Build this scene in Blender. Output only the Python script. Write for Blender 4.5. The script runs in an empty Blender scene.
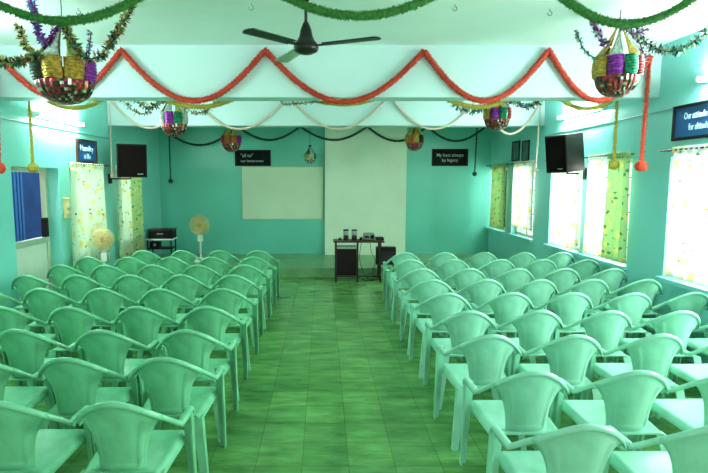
import bpy, bmesh, math, random
from mathutils import Vector, Matrix
random.seed(7)
SC = bpy.context.scene
COL = SC.collection
PI = math.pi

# ------------------------------------------------------------------ camera
F, CX, HOR, H = 525.0, 323.0, 180.0, 1.83
TH = math.atan((236.5 - HOR) / F)
c_, s_ = math.cos(TH), math.sin(TH)
cam_d = bpy.data.cameras.new('camera')
cam = bpy.data.objects.new('camera', cam_d)
COL.objects.link(cam)
cam.location = (0, 0, H)
cam.rotation_euler = (PI / 2 - TH, 0, 0)
cam_d.sensor_width = 36
cam_d.lens = F / 708 * 36
cam_d.shift_x = (354 - CX) / 708
cam_d.clip_end = 200
SC.camera = cam

def ray(px, py):
    a = (px - CX) / F; b = (236.5 - py) / F
    return Vector((a, c_ + b * s_, -s_ + b * c_))
def at_y(px, py, Y):
    d = ray(px, py); return Vector((0, 0, H)) + d * (Y / d.y)
def at_x(px, py, X):
    d = ray(px, py); return Vector((0, 0, H)) + d * (X / d.x)

# ------------------------------------------------------------------ materials
MATS = {}
def mat(name, col, rough=0.5, metal=0.0, noise=0.0, scale=8.0, col2=None, bump=0.0, bscale=40.0, spec=0.5, emit=None, es=0.0):
    if name in MATS: return MATS[name]
    m = bpy.data.materials.new(name); m.use_nodes = True
    nt = m.node_tree; N = nt.nodes; L = nt.links
    b = N['Principled BSDF']
    b.inputs['Base Color'].default_value = (*col, 1)
    b.inputs['Roughness'].default_value = rough
    b.inputs['Metallic'].default_value = metal
    b.inputs['Specular IOR Level'].default_value = spec
    tc = N.new('ShaderNodeTexCoord')
    if noise > 0 or col2:
        n = N.new('ShaderNodeTexNoise'); n.inputs['Scale'].default_value = scale; n.inputs['Detail'].default_value = 5
        L.new(tc.outputs['Object'], n.inputs['Vector'])
        r = N.new('ShaderNodeValToRGB')
        c2 = col2 if col2 else tuple(max(0, x * (1 - noise)) for x in col)
        r.color_ramp.elements[0].position = 0.35; r.color_ramp.elements[0].color = (*c2, 1)
        r.color_ramp.elements[1].position = 0.65; r.color_ramp.elements[1].color = (*col, 1)
        L.new(n.outputs['Fac'], r.inputs['Fac']); L.new(r.outputs['Color'], b.inputs['Base Color'])
    if bump > 0:
        n2 = N.new('ShaderNodeTexNoise'); n2.inputs['Scale'].default_value = bscale
        L.new(tc.outputs['Object'], n2.inputs['Vector'])
        bp = N.new('ShaderNodeBump'); bp.inputs['Strength'].default_value = bump; bp.inputs['Distance'].default_value = 0.01
        L.new(n2.outputs['Fac'], bp.inputs['Height']); L.new(bp.outputs['Normal'], b.inputs['Normal'])
    if emit:
        b.inputs['Emission Color'].default_value = (*emit, 1); b.inputs['Emission Strength'].default_value = es
    MATS[name] = m
    return m

WALLC = (0.23, 0.67, 0.60)
M_wall = mat('turquoise_wall_paint', WALLC, 0.38, noise=0.10, scale=0.9, bump=0.08, bscale=25)
M_wallR = mat('turquoise_wall_paint_right', (0.26, 0.67, 0.65), 0.38, noise=0.08, scale=0.9, bump=0.08, bscale=25)
M_wallF = mat('green_wall_paint_far', (0.155, 0.60, 0.48), 0.3, noise=0.10, scale=0.7, bump=0.08, bscale=25)
M_ceil = mat('pale_mint_ceiling_paint', (0.80, 0.94, 0.90), 0.7, noise=0.06, scale=1.2)
M_beam = mat('pale_beam_paint', (0.66, 0.86, 0.86), 0.6, noise=0.05, scale=1.0)
M_cream = mat('cream_board', (0.60, 0.76, 0.56), 0.6, noise=0.05, scale=2.0)
M_pil = mat('cream_pilaster_paint', (0.66, 0.82, 0.64), 0.6, noise=0.05, scale=2.0)
M_chairL = mat('green_plastic_shaded', (0.19, 0.57, 0.33), 0.34, noise=0.22, scale=9, bump=0.04, bscale=120)  # left block: dimmer, greener light is put into the plastic colour
M_chairR = mat('green_plastic_daylit', (0.33, 0.71, 0.54), 0.32, noise=0.15, scale=9, bump=0.04, bscale=120)  # right block: same plastic, paler because window daylight is put into its colour
M_black = mat('black_plastic', (0.007, 0.007, 0.007), 0.5, noise=0.2, scale=10, spec=0.25)
M_brown = mat('dark_brown_enamel', (0.018, 0.014, 0.010), 0.30, noise=0.3, scale=10)
M_wood = mat('dark_wood', (0.06, 0.025, 0.014), 0.4, noise=0.4, scale=12)
M_grey = mat('grey_metal', (0.30, 0.40, 0.34), 0.4, metal=0.3, noise=0.1)
M_white = mat('white_enamel', (0.75, 0.85, 0.78), 0.4, noise=0.04)
M_yel = mat('yellowed_plastic', (0.72, 0.62, 0.28), 0.45, noise=0.1)
M_blade = mat('fan_blade_enamel', (0.02, 0.035, 0.022), 0.4, noise=0.1)
M_blade2 = mat('fan_blade_pale', (0.40, 0.50, 0.40), 0.4, noise=0.1)
M_dframe = mat('cream_door_frame', (0.55, 0.62, 0.45), 0.5, noise=0.1)
M_dpanel = mat('white_door_panel', (0.66, 0.78, 0.66), 0.5, noise=0.06)
M_porch = mat('blue_porch_paint', (0.010, 0.09, 0.36), 0.7, noise=0.35, scale=2.0)
M_sign_blue = mat('blue_sign_face', (0.02, 0.13, 0.36), 0.35, noise=0.3, scale=4)
M_sign_black = mat('black_sign_face', (0.006, 0.014, 0.012), 0.7, noise=0.2, scale=4, spec=0.12)
M_letter = mat('pale_lettering', (0.60, 0.85, 0.90), 0.6, noise=0.02)
M_letter2 = mat('grey_lettering', (0.42, 0.52, 0.46), 0.6, noise=0.02)
M_rod = mat('dark_rod_metal', (0.03, 0.05, 0.04), 0.4, metal=0.5, noise=0.1)
M_cord = mat('cord', (0.02, 0.03, 0.02), 0.6, noise=0.1)
M_wire = mat('wall_conduit', (0.16, 0.42, 0.33), 0.5, noise=0.1)
M_tube = mat('fluorescent_tube', (0.95, 1.0, 0.97), 0.5, emit=(0.93, 1.0, 0.96), es=330, noise=0.01)
def foil(name, col, col2):
    return mat(name, col, 0.28, metal=0.55, col2=col2, scale=38, bump=0.6, bscale=55)
F_gold = foil('gold_foil', (0.72, 0.48, 0.10), (0.35, 0.20, 0.03))
F_lime = foil('yellow_green_foil', (0.62, 0.62, 0.22), (0.35, 0.36, 0.10))
F_purple = foil('purple_foil', (0.42, 0.06, 0.48), (0.16, 0.02, 0.24))
F_green = foil('green_foil', (0.03, 0.36, 0.17), (0.01, 0.12, 0.07))
F_red = foil('maroon_foil', (0.50, 0.05, 0.06), (0.13, 0.03, 0.03))
F_dark = foil('dark_foil', (0.04, 0.07, 0.045), (0.012, 0.02, 0.014))
F_silver = foil('silver_foil', (0.66, 0.74, 0.66), (0.3, 0.36, 0.3))
F_blue = foil('blue_foil', (0.12, 0.40, 0.62), (0.05, 0.2, 0.3))
F_rust = foil('copper_foil', (0.55, 0.22, 0.07), (0.25, 0.08, 0.03))
def fluff(name, a, b): return mat(name, a, 0.7, col2=b, scale=60)
G_red = fluff('red_tissue', (0.68, 0.08, 0.035), (0.45, 0.04, 0.02))
G_green = fluff('green_tissue', (0.07, 0.27, 0.05), (0.03, 0.15, 0.03))
G_yel = fluff('yellow_tissue', (0.58, 0.48, 0.08), (0.36, 0.32, 0.05))
G_pink = fluff('faded_pink_tissue', (0.82, 0.62, 0.52), (0.62, 0.55, 0.45))
G_dark = fluff('dark_green_tissue', (0.015, 0.09, 0.07), (0.008, 0.045, 0.04))

def floor_mat():
    m = bpy.data.materials.new('green_floor_tile'); m.use_nodes = True
    nt = m.node_tree; N = nt.nodes; L = nt.links; b = N['Principled BSDF']
    tc = N.new('ShaderNodeTexCoord')
    mp = N.new('ShaderNodeMapping'); mp.inputs['Location'].default_value = (0.135, 0.1, 0)
    L.new(tc.outputs['Object'], mp.inputs['Vector'])
    br = N.new('ShaderNodeTexBrick'); br.offset = 0.0; br.squash = 1.0
    br.inputs['Scale'].default_value = 1.0
    br.inputs['Brick Width'].default_value = 0.30; br.inputs['Row Height'].default_value = 0.30
    br.inputs['Mortar Size'].default_value = 0.0035; br.inputs['Mortar Smooth'].default_value = 0.3
    br.inputs['Bias'].default_value = 0.0
    br.inputs['Color1'].default_value = (0.10, 0.31, 0.085, 1); br.inputs['Color2'].default_value = (0.15, 0.41, 0.12, 1)
    br.inputs['Mortar'].default_value = (0.085, 0.22, 0.05, 1)
    L.new(mp.outputs['Vector'], br.inputs['Vector'])
    mp2 = N.new('ShaderNodeMapping'); mp2.inputs['Scale'].default_value = (1.6, 5.0, 1)
    L.new(tc.outputs['Object'], mp2.inputs['Vector'])
    n = N.new('ShaderNodeTexNoise'); n.inputs['Scale'].default_value = 1.6; n.inputs['Detail'].default_value = 7; n.inputs['Roughness'].default_value = 0.65
    L.new(mp2.outputs['Vector'], n.inputs['Vector'])
    r = N.new('ShaderNodeValToRGB')
    r.color_ramp.elements[0].position = 0.30; r.color_ramp.elements[0].color = (0.42, 0.50, 0.40, 1)
    r.color_ramp.elements[1].position = 0.72; r.color_ramp.elements[1].color = (1.45, 1.25, 1.35, 1)
    L.new(n.outputs['Fac'], r.inputs['Fac'])
    mx = N.new('ShaderNodeMix'); mx.data_type = 'RGBA'; mx.blend_type = 'MULTIPLY'; mx.inputs[0].default_value = 1.0
    L.new(br.outputs['Color'], mx.inputs[6]); L.new(r.outputs['Color'], mx.inputs[7])
    L.new(mx.outputs[2], b.inputs['Base Color'])
    b.inputs['Roughness'].default_value = 0.25
    b.inputs['Specular IOR Level'].default_value = 0.5
    return m
M_floor = floor_mat()

def curtain_mat(name, base, leaf, flower, trans=0.55, sheer=0.0, leafamt=0.22):
    m = bpy.data.materials.new(name); m.use_nodes = True
    nt = m.node_tree; N = nt.nodes; L = nt.links
    for x in list(N):
        if x.type != 'OUTPUT_MATERIAL': N.remove(x)
    out = [x for x in N if x.type == 'OUTPUT_MATERIAL'][0]
    tc = N.new('ShaderNodeTexCoord')
    v = N.new('ShaderNodeTexVoronoi'); v.inputs['Scale'].default_value = 12.0
    v2 = N.new('ShaderNodeTexVoronoi'); v2.inputs['Scale'].default_value = 6.5
    nz = N.new('ShaderNodeTexNoise'); nz.inputs['Scale'].default_value = 30
    L.new(tc.outputs['Object'], nz.inputs['Vector'])
    ad = N.new('ShaderNodeMix'); ad.data_type = 'RGBA'; ad.blend_type = 'ADD'; ad.inputs[0].default_value = 0.06
    L.new(tc.outputs['Object'], ad.inputs[6]); L.new(nz.outputs['Color'], ad.inputs[7])
    L.new(ad.outputs[2], v.inputs['Vector']); L.new(ad.outputs[2], v2.inputs['Vector'])
    def ramp(src, lo, hi):
        r = N.new('ShaderNodeValToRGB'); r.color_ramp.elements[0].position = lo; r.color_ramp.elements[0].color = (1, 1, 1, 1)
        r.color_ramp.elements[1].position = hi; r.color_ramp.elements[1].color = (0, 0, 0, 1)
        L.new(src, r.inputs['Fac']); return r.outputs['Color']
    m1 = N.new('ShaderNodeMix'); m1.data_type = 'RGBA'
    m1.inputs[6].default_value = (*base, 1); m1.inputs[7].default_value = (*flower, 1)
    L.new(ramp(v2.outputs['Distance'], 0.24, 0.42), m1.inputs[0])
    m2 = N.new('ShaderNodeMix'); m2.data_type = 'RGBA'; m2.inputs[7].default_value = (*leaf, 1)
    L.new(m1.outputs[2], m2.inputs[6]); L.new(ramp(v.outputs['Distance'], leafamt, leafamt + 0.06), m2.inputs[0])
    d = N.new('ShaderNodeBsdfDiffuse'); t = N.new('ShaderNodeBsdfTranslucent')
    L.new(m2.outputs[2], d.inputs['Color']); L.new(m2.outputs[2], t.inputs['Color'])
    mx = N.new('ShaderNodeMixShader'); mx.inputs[0].default_value = trans
    L.new(d.outputs[0], mx.inputs[1]); L.new(t.outputs[0], mx.inputs[2])
    last = mx
    if sheer > 0:
        tr = N.new('ShaderNodeBsdfTransparent'); ms = N.new('ShaderNodeMixShader'); ms.inputs[0].default_value = sheer
        L.new(mx.outputs[0], ms.inputs[1]); L.new(tr.outputs[0], ms.inputs[2]); last = ms
    L.new(last.outputs[0], out.inputs['Surface'])
    return m
M_curt = curtain_mat('floral_white_cotton', (0.80, 0.90, 0.78), (0.12, 0.30, 0.22), (0.82, 0.76, 0.42), leafamt=0.15)
M_curtG = curtain_mat('floral_green_cotton', (0.52, 0.70, 0.42), (0.14, 0.36, 0.16), (0.74, 0.72, 0.38), trans=0.5, leafamt=0.22)
M_curtS = curtain_mat('sheer_floral_cotton', (0.92, 0.95, 0.90), (0.22, 0.36, 0.28), (0.90, 0.78, 0.46), trans=0.60, sheer=0.10, leafamt=0.12)

def glass_mat():
    m = bpy.data.materials.new('window_glass'); m.use_nodes = True
    nt = m.node_tree; N = nt.nodes; L = nt.links
    N.remove(N['Principled BSDF']); out = N['Material Output']
    g = N.new('ShaderNodeBsdfGlossy'); g.inputs['Roughness'].default_value = 0.03
    t = N.new('ShaderNodeBsdfTransparent'); t.inputs['Color'].default_value = (0.96, 0.98, 0.97, 1)
    fr = N.new('ShaderNodeFresnel'); fr.inputs['IOR'].default_value = 1.06
    mx = N.new('ShaderNodeMixShader')
    L.new(fr.outputs[0], mx.inputs[0]); L.new(t.outputs[0], mx.inputs[1]); L.new(g.outputs[0], mx.inputs[2])
    L.new(mx.outputs[0], out.inputs['Surface'])
    return m
M_glass = glass_mat()

# ------------------------------------------------------------------ mesh helpers
def add_box(bm, x0, x1, y0, y1, z0, z1, mi=0, M=None):
    vs = [Vector((x, y, z)) for x in (x0, x1) for y in (y0, y1) for z in (z0, z1)]
    if M is not None: vs = [M @ v for v in vs]
    v = [bm.verts.new(p) for p in vs]
    for f in ((0, 1, 3, 2), (4, 6, 7, 5), (0, 4, 5, 1), (2, 3, 7, 6), (0, 2, 6, 4), (1, 5, 7, 3)):
        fc = bm.faces.new([v[i] for i in f]); fc.material_index = mi

def frames(path):
    """parallel transported frames along a polyline"""
    out = []; n = len(path); up = None
    for i, p in enumerate(path):
        t = (path[min(i + 1, n - 1)] - path[max(i - 1, 0)])
        if t.length < 1e-9: t = Vector((0, 0, 1))
        t.normalize()
        if up is None:
            a = Vector((0, 0, 1)) if abs(t.z) < 0.9 else Vector((0, 1, 0))
            up = (a - t * a.dot(t)).normalized()
        else:
            up = (up - t * up.dot(t))
            if up.length < 1e-6: up = t.orthogonal()
            up.normalize()
        out.append((p, t, up, t.cross(up)))
    return out

def add_tube(bm, path, r, seg=8, mi=0, caps=True):
    path = [Vector(p) for p in path]
    rs = r if isinstance(r, (list, tuple)) else [r] * len(path)
    rings = []
    for (p, t, u, w), rr in zip(frames(path), rs):
        rings.append([bm.verts.new(p + (u * math.cos(a) + w * math.sin(a)) * rr) for a in [2 * PI * k / seg for k in range(seg)]])
    for a, b in zip(rings, rings[1:]):
        for k in range(seg):
            f = bm.faces.new((a[k], a[(k + 1) % seg], b[(k + 1) % seg], b[k])); f.material_index = mi; f.smooth = True
    if caps:
        for rg in (list(reversed(rings[0])), rings[-1]):
            f = bm.faces.new(rg); f.material_index = mi

def add_lathe(bm, prof, seg=16, mi=0, M=None, cap=True):
    rings = []
    for r, z in prof:
        rg = []
        for k in range(seg):
            p = Vector((r * math.cos(2 * PI * k / seg), r * math.sin(2 * PI * k / seg), z))
            rg.append(bm.verts.new(M @ p if M is not None else p))
        rings.append(rg)
    for a, b in zip(rings, rings[1:]):
        for k in range(seg):
            f = bm.faces.new((a[k], a[(k + 1) % seg], b[(k + 1) % seg], b[k])); f.material_index = mi; f.smooth = True
    if cap:
        f = bm.faces.new(list(reversed(rings[0]))); f.material_index = mi
        f = bm.faces.new(rings[-1]); f.material_index = mi

def add_sweep(bm, path, prof_fn, mi=0, up=Vector((0, 0, 1))):
    """sweep a closed profile [(side, up)] (function of index) along a path, world-up oriented"""
    path = [Vector(p) for p in path]; n = len(path); rings = []
    for i, p in enumerate(path):
        t = (path[min(i + 1, n - 1)] - path[max(i - 1, 0)]).normalized()
        s = t.cross(up)
        if s.length < 1e-4: s = Vector((1, 0, 0))
        s.normalize(); u = s.cross(t).normalized()
        rings.append([bm.verts.new(p + s * a + u * b) for a, b in prof_fn(i / (n - 1))])
    m = len(rings[0])
    for a, b in zip(rings, rings[1:]):
        for k in range(m):
            f = bm.faces.new((a[k], a[(k + 1) % m], b[(k + 1) % m], b[k])); f.material_index = mi; f.smooth = True
    bm.faces.new(list(reversed(rings[0]))).material_index = mi
    bm.faces.new(rings[-1]).material_index = mi

def add_sheet(bm, fn, nu, nv, thick, mi=0):
    """closed thin sheet: fn(u, v) -> (point, normal)"""
    F_, B_ = [], []
    for i in range(nu + 1):
        ra, rb = [], []
        for j in range(nv + 1):
            p, n = fn(i / nu, j / nv)
            ra.append(bm.verts.new(p + n * thick / 2)); rb.append(bm.verts.new(p - n * thick / 2))
        F_.append(ra); B_.append(rb)
    for i in range(nu):
        for j in range(nv):
            f = bm.faces.new((F_[i][j], F_[i + 1][j], F_[i + 1][j + 1], F_[i][j + 1])); f.smooth = True; f.material_index = mi
            f = bm.faces.new((B_[i][j], B_[i][j + 1], B_[i + 1][j + 1], B_[i + 1][j])); f.smooth = True; f.material_index = mi
    for i in range(nu):
        bm.faces.new((F_[i][0], B_[i][0], B_[i + 1][0], F_[i + 1][0])).material_index = mi
        bm.faces.new((F_[i][nv], F_[i + 1][nv], B_[i + 1][nv], B_[i][nv])).material_index = mi
    for j in range(nv):
        bm.faces.new((F_[0][j], F_[0][j + 1], B_[0][j + 1], B_[0][j])).material_index = mi
        bm.faces.new((F_[nu][j], B_[nu][j], B_[nu][j + 1], F_[nu][j + 1])).material_index = mi

def obj(name, bm, m, parent=None, bevel=0.0, fix=True):
    if fix: bmesh.ops.recalc_face_normals(bm, faces=bm.faces[:])
    me = bpy.data.meshes.new(name); bm.to_mesh(me); bm.free()
    for x in (m if isinstance(m, (list, tuple)) else [m]): me.materials.append(x)
    o = bpy.data.objects.new(name, me); COL.objects.link(o)
    if parent is not None: o.parent = parent
    if bevel > 0:
        b = o.modifiers.new('bevel', 'BEVEL'); b.width = bevel; b.segments = 2; b.limit_method = 'ANGLE'
    return o
def B(): return bmesh.new()
def boxobj(name, m, parent, *d, bevel=0.0):
    bm = B(); add_box(bm, *d); return obj(name, bm, m, parent, bevel)
def tag(o, label, cat, group=None):
    o['label'] = label; o['category'] = cat
    if group: o['group'] = group
    return o
def thing(name, label, cat, loc=(0, 0, 0), rz=0.0, group=None):
    o = bpy.data.objects.new(name, None); COL.objects.link(o); o.empty_display_size = 0.1
    o.location = loc; o.rotation_euler = (0, 0, rz)
    return tag(o, label, cat, group)
def struct(o):
    o['kind'] = 'structure'; return o
def dup(root):
    r = root.copy(); COL.objects.link(r)
    for ch in list(root.children):
        c = ch.copy(); COL.objects.link(c); c.parent = r
        for g in list(ch.children):
            d = g.copy(); COL.objects.link(d); d.parent = c
    return r

# ------------------------------------------------------------------ room dimensions
XL, XR = -3.62, 3.72
YF = 11.75          # far wall
YB = -1.2           # open rear of the modelled bay
ZC = 3.30           # ceiling
ZB = 2.74           # beam soffit
ZS = 0.17           # stage height
YS = 9.82           # stage front
WT = 0.24
B1 = (5.94, 6.22); B2 = (8.98, 9.26)

bm = B(); add_box(bm, XL - WT, XR + WT, YB, YF + WT, -0.12, 0.0)
struct(obj('floor', bm, M_floor))
bm = B(); add_box(bm, XL - WT, XR + WT, YB, YF + WT, ZC, ZC + 0.12)
struct(obj('ceiling', bm, M_ceil))

def wall_holes(name, x0, x1, holes, m):
    """wall in the YZ plane, holes = (y0, y1, z0, z1)"""
    ys = sorted({YB, YF + WT, *[h[0] for h in holes], *[h[1] for h in holes]})
    zs = sorted({0.0, ZC, *[h[2] for h in holes], *[h[3] for h in holes]})
    bm = B()
    def solid(i, j):
        if i < 0 or j < 0 or i >= len(ys) - 1 or j >= len(zs) - 1: return False
        cy, cz = (ys[i] + ys[i + 1]) / 2, (zs[j] + zs[j + 1]) / 2
        return not any(h[0] < cy < h[1] and h[2] < cz < h[3] for h in holes)
    def q(*p): bm.faces.new([bm.verts.new(v) for v in p])
    for i in range(len(ys) - 1):
        for j in range(len(zs) - 1):
            if not solid(i, j): continue
            a, b, c, d = ys[i], ys[i + 1], zs[j], zs[j + 1]
            q((x0, a, c), (x0, a, d), (x0, b, d), (x0, b, c)); q((x1, a, c), (x1, b, c), (x1, b, d), (x1, a, d))
            if not solid(i - 1, j): q((x0, a, c), (x1, a, c), (x1, a, d), (x0, a, d))
            if not solid(i + 1, j): q((x0, b, c), (x0, b, d), (x1, b, d), (x1, b, c))
            if not solid(i, j - 1): q((x0, a, c), (x0, b, c), (x1, b, c), (x1, a, c))
            if not solid(i, j + 1): q((x0, a, d), (x1, a, d), (x1, b, d), (x0, b, d))
    bmesh.ops.remove_doubles(bm, verts=bm.verts[:], dist=1e-5)
    return struct(obj(name, bm, m))

def yr(px): return at_x(px, 200, XR).y
def yl(px): return at_x(px, 200, XL).y
WZ0, WZ1 = 0.78, 2.08
RW = [(4.42, yr(668)), (yr(630), yr(586)), (yr(581), yr(550)), (yr(534), yr(512)), (yr(506), yr(489.5))]
LW = [(yl(71), yl(104)), (yl(117), yl(142))]
DY0, DY1, DZ = yl(13), yl(60), 1.99
wall_holes('wall_right', XR, XR + WT, [(a, b, WZ0, WZ1) for a, b in RW] + [(1.2, 2.5, WZ0, WZ1), (2.75, 4.1, WZ0, WZ1)], M_wallR)
wall_holes('wall_left', XL - WT, XL, [(a, b, WZ0, WZ1) for a, b in LW] + [(DY0, DY1, 0.0, DZ)], M_wall)
bm = B(); add_box(bm, XL, XR, YF, YF + WT, 0, ZC); struct(obj('wall_far', bm, M_wallF))
bm = B(); add_box(bm, XL, XR, YS, YF, 0, ZS); struct(obj('trim_stage_step', bm, mat('stage_cement', (0.20, 0.42, 0.20), 0.35, noise=0.25, scale=3))).name = 'trim_1'
bm = B(); add_box(bm, XL, XR, B1[0], B1[1], ZB, ZC); struct(obj('trim_2', bm, M_beam))
bm = B(); add_box(bm, XL, XR, B2[0], B2[1], ZB, ZC); struct(obj('trim_3', bm, M_beam))
# cream pilaster on the far wall
pa = at_y(325, 200, YF - 0.16); pb = at_y(406, 200, YF - 0.16)
PX0, PX1 = pa.x, pb.x
bm = B(); add_box(bm, PX0, PX1, YF - 0.16, YF, ZS, ZC); struct(obj('trim_4', bm, M_pil))
# wiring conduits on the walls
bm = B(); add_tube(bm, [(XR - 0.008, YB + 0.1, 2.63), (XR - 0.008, 8.97, 2.56)], 0.006, 6); struct(obj('trim_5', bm, M_wire))
bm = B(); add_tube(bm, [(XL + 0.008, YB + 0.1, 2.55), (XL + 0.008, 8.97, 2.52)], 0.006, 6); struct(obj('trim_6', bm, M_wire))

# windows
def window(n, wx, sgn, y0, y1, mull=1):
    bm = B(); t = 0.045; xo = wx + sgn * 0.10; xi = wx + sgn * 0.16
    a, b = sorted((xo, xi))
    add_box(bm, a, b, y0, y0 + t, WZ0, WZ1); add_box(bm, a, b, y1 - t, y1, WZ0, WZ1)
    add_box(bm, a, b, y0 + t, y1 - t, WZ0, WZ0 + t); add_box(bm, a, b, y0 + t, y1 - t, WZ1 - t, WZ1)
    for k in range(1, mull + 1):
        yy = y0 + (y1 - y0) * k / (mull + 1); add_box(bm, a, b, yy - 0.02, yy + 0.02, WZ0 + t, WZ1 - t)
    w = struct(obj('window_%d' % n, bm, M_dframe))
    bm = B(); xm = (a + b) / 2
    add_box(bm, xm - 0.003, xm + 0.003, y0 + t, y1 - t, WZ0 + t, WZ1 - t)
    obj('pane', bm, M_glass, w)
    bm = B()
    for k in range(1, 6):
        z = WZ0 + (WZ1 - WZ0) * k / 6; add_tube(bm, [(wx + sgn * 0.07, y0, z), (wx + sgn * 0.07, y1, z)], 0.006, 6)
    obj('grille', bm, M_rod, w)
    bm = B(); s0, s1 = sorted((wx - sgn * 0.06, wx + sgn * 0.02)); add_box(bm, s0, s1, y0 - 0.04, y1 + 0.04, WZ0 - 0.05, WZ0)
    obj('sill', bm, M_wallR if sgn > 0 else M_wall, w, 0.006)
for i, (a, b) in enumerate(RW): window(i + 1, XR, 1, a, b)
for i, (a, b) in enumerate(LW): window(i + 6, XL, -1, a, b)
window(8, XR, 1, 1.2, 2.5); window(9, XR, 1, 2.75, 4.1)

# door on the left: frame, half-height leaf, blue porch beyond
bm = B(); t = 0.06; a, b = XL - 0.235, XL - 0.165
add_box(bm, a, b, DY0, DY0 + 0.03, 0, DZ); add_box(bm, a, b, DY1 - t, DY1, 0, DZ); add_box(bm, a, b, DY0 + 0.03, DY1 - t, DZ - t, DZ)
door = struct(obj('door_1', bm, M_dframe, None, 0.005))
bm = B(); add_box(bm, a + 0.02, b - 0.02, DY0 + 0.03, DY1 - t, 0.02, 0.98)
leaf = obj('door_leaf', bm, M_dpanel, door, 0.004)
bm = B(); add_box(bm, a + 0.01, b + 0.01, DY0 + 0.03, DY1 - t, 0.98, 1.06); obj('top_rail', bm, mat('grey_green_rail', (0.38, 0.52, 0.40), 0.5, noise=0.1), door, 0.004)
bm = B(); add_box(bm, b - 0.03, b + 0.035, DY1 - t - 0.10, DY1 - t - 0.02, 1.06, 1.32); obj('bolt', bm, M_black, door, 0.008)
bm = B(); add_box(bm, XL - 1.9, XL - 1.8, 5.4, 16.0, -0.12, 2.9); struct(obj('wall_porch', bm, M_porch))
bm = B(); add_box(bm, XL - 1.8, XL - WT, 5.4, 12.0, -0.12, -0.02); struct(obj('floor_porch', bm, M_porch))
bm = B()
for k in range(3):
    add_box(bm, XL - 1.8, XL - 1.74, 9.15 + 0.10 * k, 9.21 + 0.10 * k, 0.4, 2.0)
struct(obj('trim_7', bm, mat('pale_blue_louvre', (0.05, 0.20, 0.55), 0.6, noise=0.1)))

# ------------------------------------------------------------------ chairs
def rim_pt(x):
    """rear rim of the chair (crest curving forward into the arms), |x| <= .262"""
    a = abs(x) / 0.262
    z = 0.795 - 0.192 * a ** 1.95
    y = -0.245 + 0.200 * a ** 2.3
    return Vector((x, y, z))
def build_chair(kind, mt):
    t = thing('plastic_armchair', '', 'chair')
    # backrest panel + crest rim
    bm = B()
    def hw(v): return 0.112 + 0.022 * v + 0.064 * v ** 4
    def pan(u, v):
        k = 2 * u - 1; x = k * hw(v)
        top = rim_pt(k * hw(1.0))
        zb = 0.405; yb = -0.155 + 0.03 * k * k
        z = zb + (top.z - 0.004 - zb) * v
        y = yb + (top.y - yb) * (v ** 0.9)
        n = Vector((-k * 0.3, 1, 0.25)).normalized()
        # moulded border ridge
        e = min(abs(abs(k) - 0.78) / 0.075, 1.0)
        if v > 0.10 and v < 0.90: y -= 0.011 * (1 - e)
        if abs(k) < 0.78:
            e2 = min(abs(v - 0.10) / 0.035, 1.0); y -= 0.011 * (1 - e2)
        return Vector((x, y, z)), n
    add_sheet(bm, pan, 28, 28, 0.010)
    NR = 25; XS = 0.196
    path = [rim_pt(-XS + 2 * XS * i / (NR - 1)) for i in range(NR)]
    def crest(w): return [(-0.013, 0.009), (0.0, 0.013), (0.013, 0.009), (0.015, -0.010), (0.009, -0.016), (-0.009, -0.016), (-0.015, -0.010)]
    add_sweep(bm, path, crest)
    obj('backrest', bm, mt, t)
    # arms
    for s in (-1, 1):
        bm = B(); pts = []
        for i in range(14):
            pts.append(rim_pt(s * (XS - 0.004 + (0.262 - XS + 0.004) * i / 13)))
        e = pts[-1]
        for i in range(1, 8):
            k = i / 7
            pts.append(Vector((s * (0.262 + 0.004 * math.sin(k * PI)), e.y + 0.185 * k, e.z - 0.004 * k + 0.004 * math.sin(k * PI))))
        e = pts[-1]
        for i in range(1, 6):
            a = i / 5 * PI / 2
            pts.append(Vector((s * 0.262, e.y + 0.035 * math.sin(a), e.z - 0.035 * (1 - math.cos(a)))))
        def arm(w):
            g = min(1, max(0, (w - 0.25) / 0.35)); h = 0.013 + 0.006 * g; d = 0.013
            return [(-h, d * 0.5), (-h * 0.5, d), (h * 0.5, d), (h, d * 0.5), (h, -d), (h - 0.007, -d), (h - 0.009, d * 0.1), (-h + 0.009, d * 0.1), (-h + 0.007, -d), (-h, -d)]
        add_sweep(bm, pts, arm)
        obj('armrest', bm, mt, t)
    # seat
    bm = B()
    def seat(u, v):
        k = 2 * u - 1
        w = 0.195 + 0.035 * v
        y = -0.185 + 0.445 * v
        z = 0.415 + 0.020 * v - 0.018 * (1 - k * k) * math.sin(PI * min(v * 1.1, 1))
        if v > 0.9: z -= 0.035 * ((v - 0.9) / 0.1) ** 2
        if abs(k) > 0.9: z -= 0.04 * ((abs(k) - 0.9) / 0.1) ** 1.5
        return Vector((k * w, y, z)), Vector((0, 0, 1))
    add_sheet(bm, seat, 30, 24, 0.010)
    obj('seat', bm, mt, t)
    # legs (angle section, tapering)
    def leg(top, bot, w0, w1, s, fwd):
        bm = B()
        rings = []
        for i in range(7):
            k = i / 6; p = top.lerp(bot, k); w = w0 + (w1 - w0) * k; th = 0.011
            fx = -s; fy = -fwd
            prof = [(0, 0), (w * fx, 0), (w * fx, th * fy), (th * fx, th * fy), (th * fx, w * fy), (0, w * fy)]
            rings.append([bm.verts.new((p.x + a, p.y + b, p.z)) for a, b in prof])
        for a, b in zip(rings, rings[1:]):
            for k in range(6): bm.faces.new((a[k], a[(k + 1) % 6], b[(k + 1) % 6], b[k]))
        bm.faces.new(rings[0]); bm.faces.new(list(reversed(rings[-1])))
        obj('leg', bm, mt, t)
    for s in (-1, 1):
        leg(Vector((s * 0.276, 0.178, 0.585)), Vector((s * 0.268, 0.255, 0.0)), 0.062, 0.038, s, 1)
        leg(Vector((s * 0.205, -0.185, 0.405)), Vector((s * 0.255, -0.265, 0.0)), 0.060, 0.040, s, -1)
    return t

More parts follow.
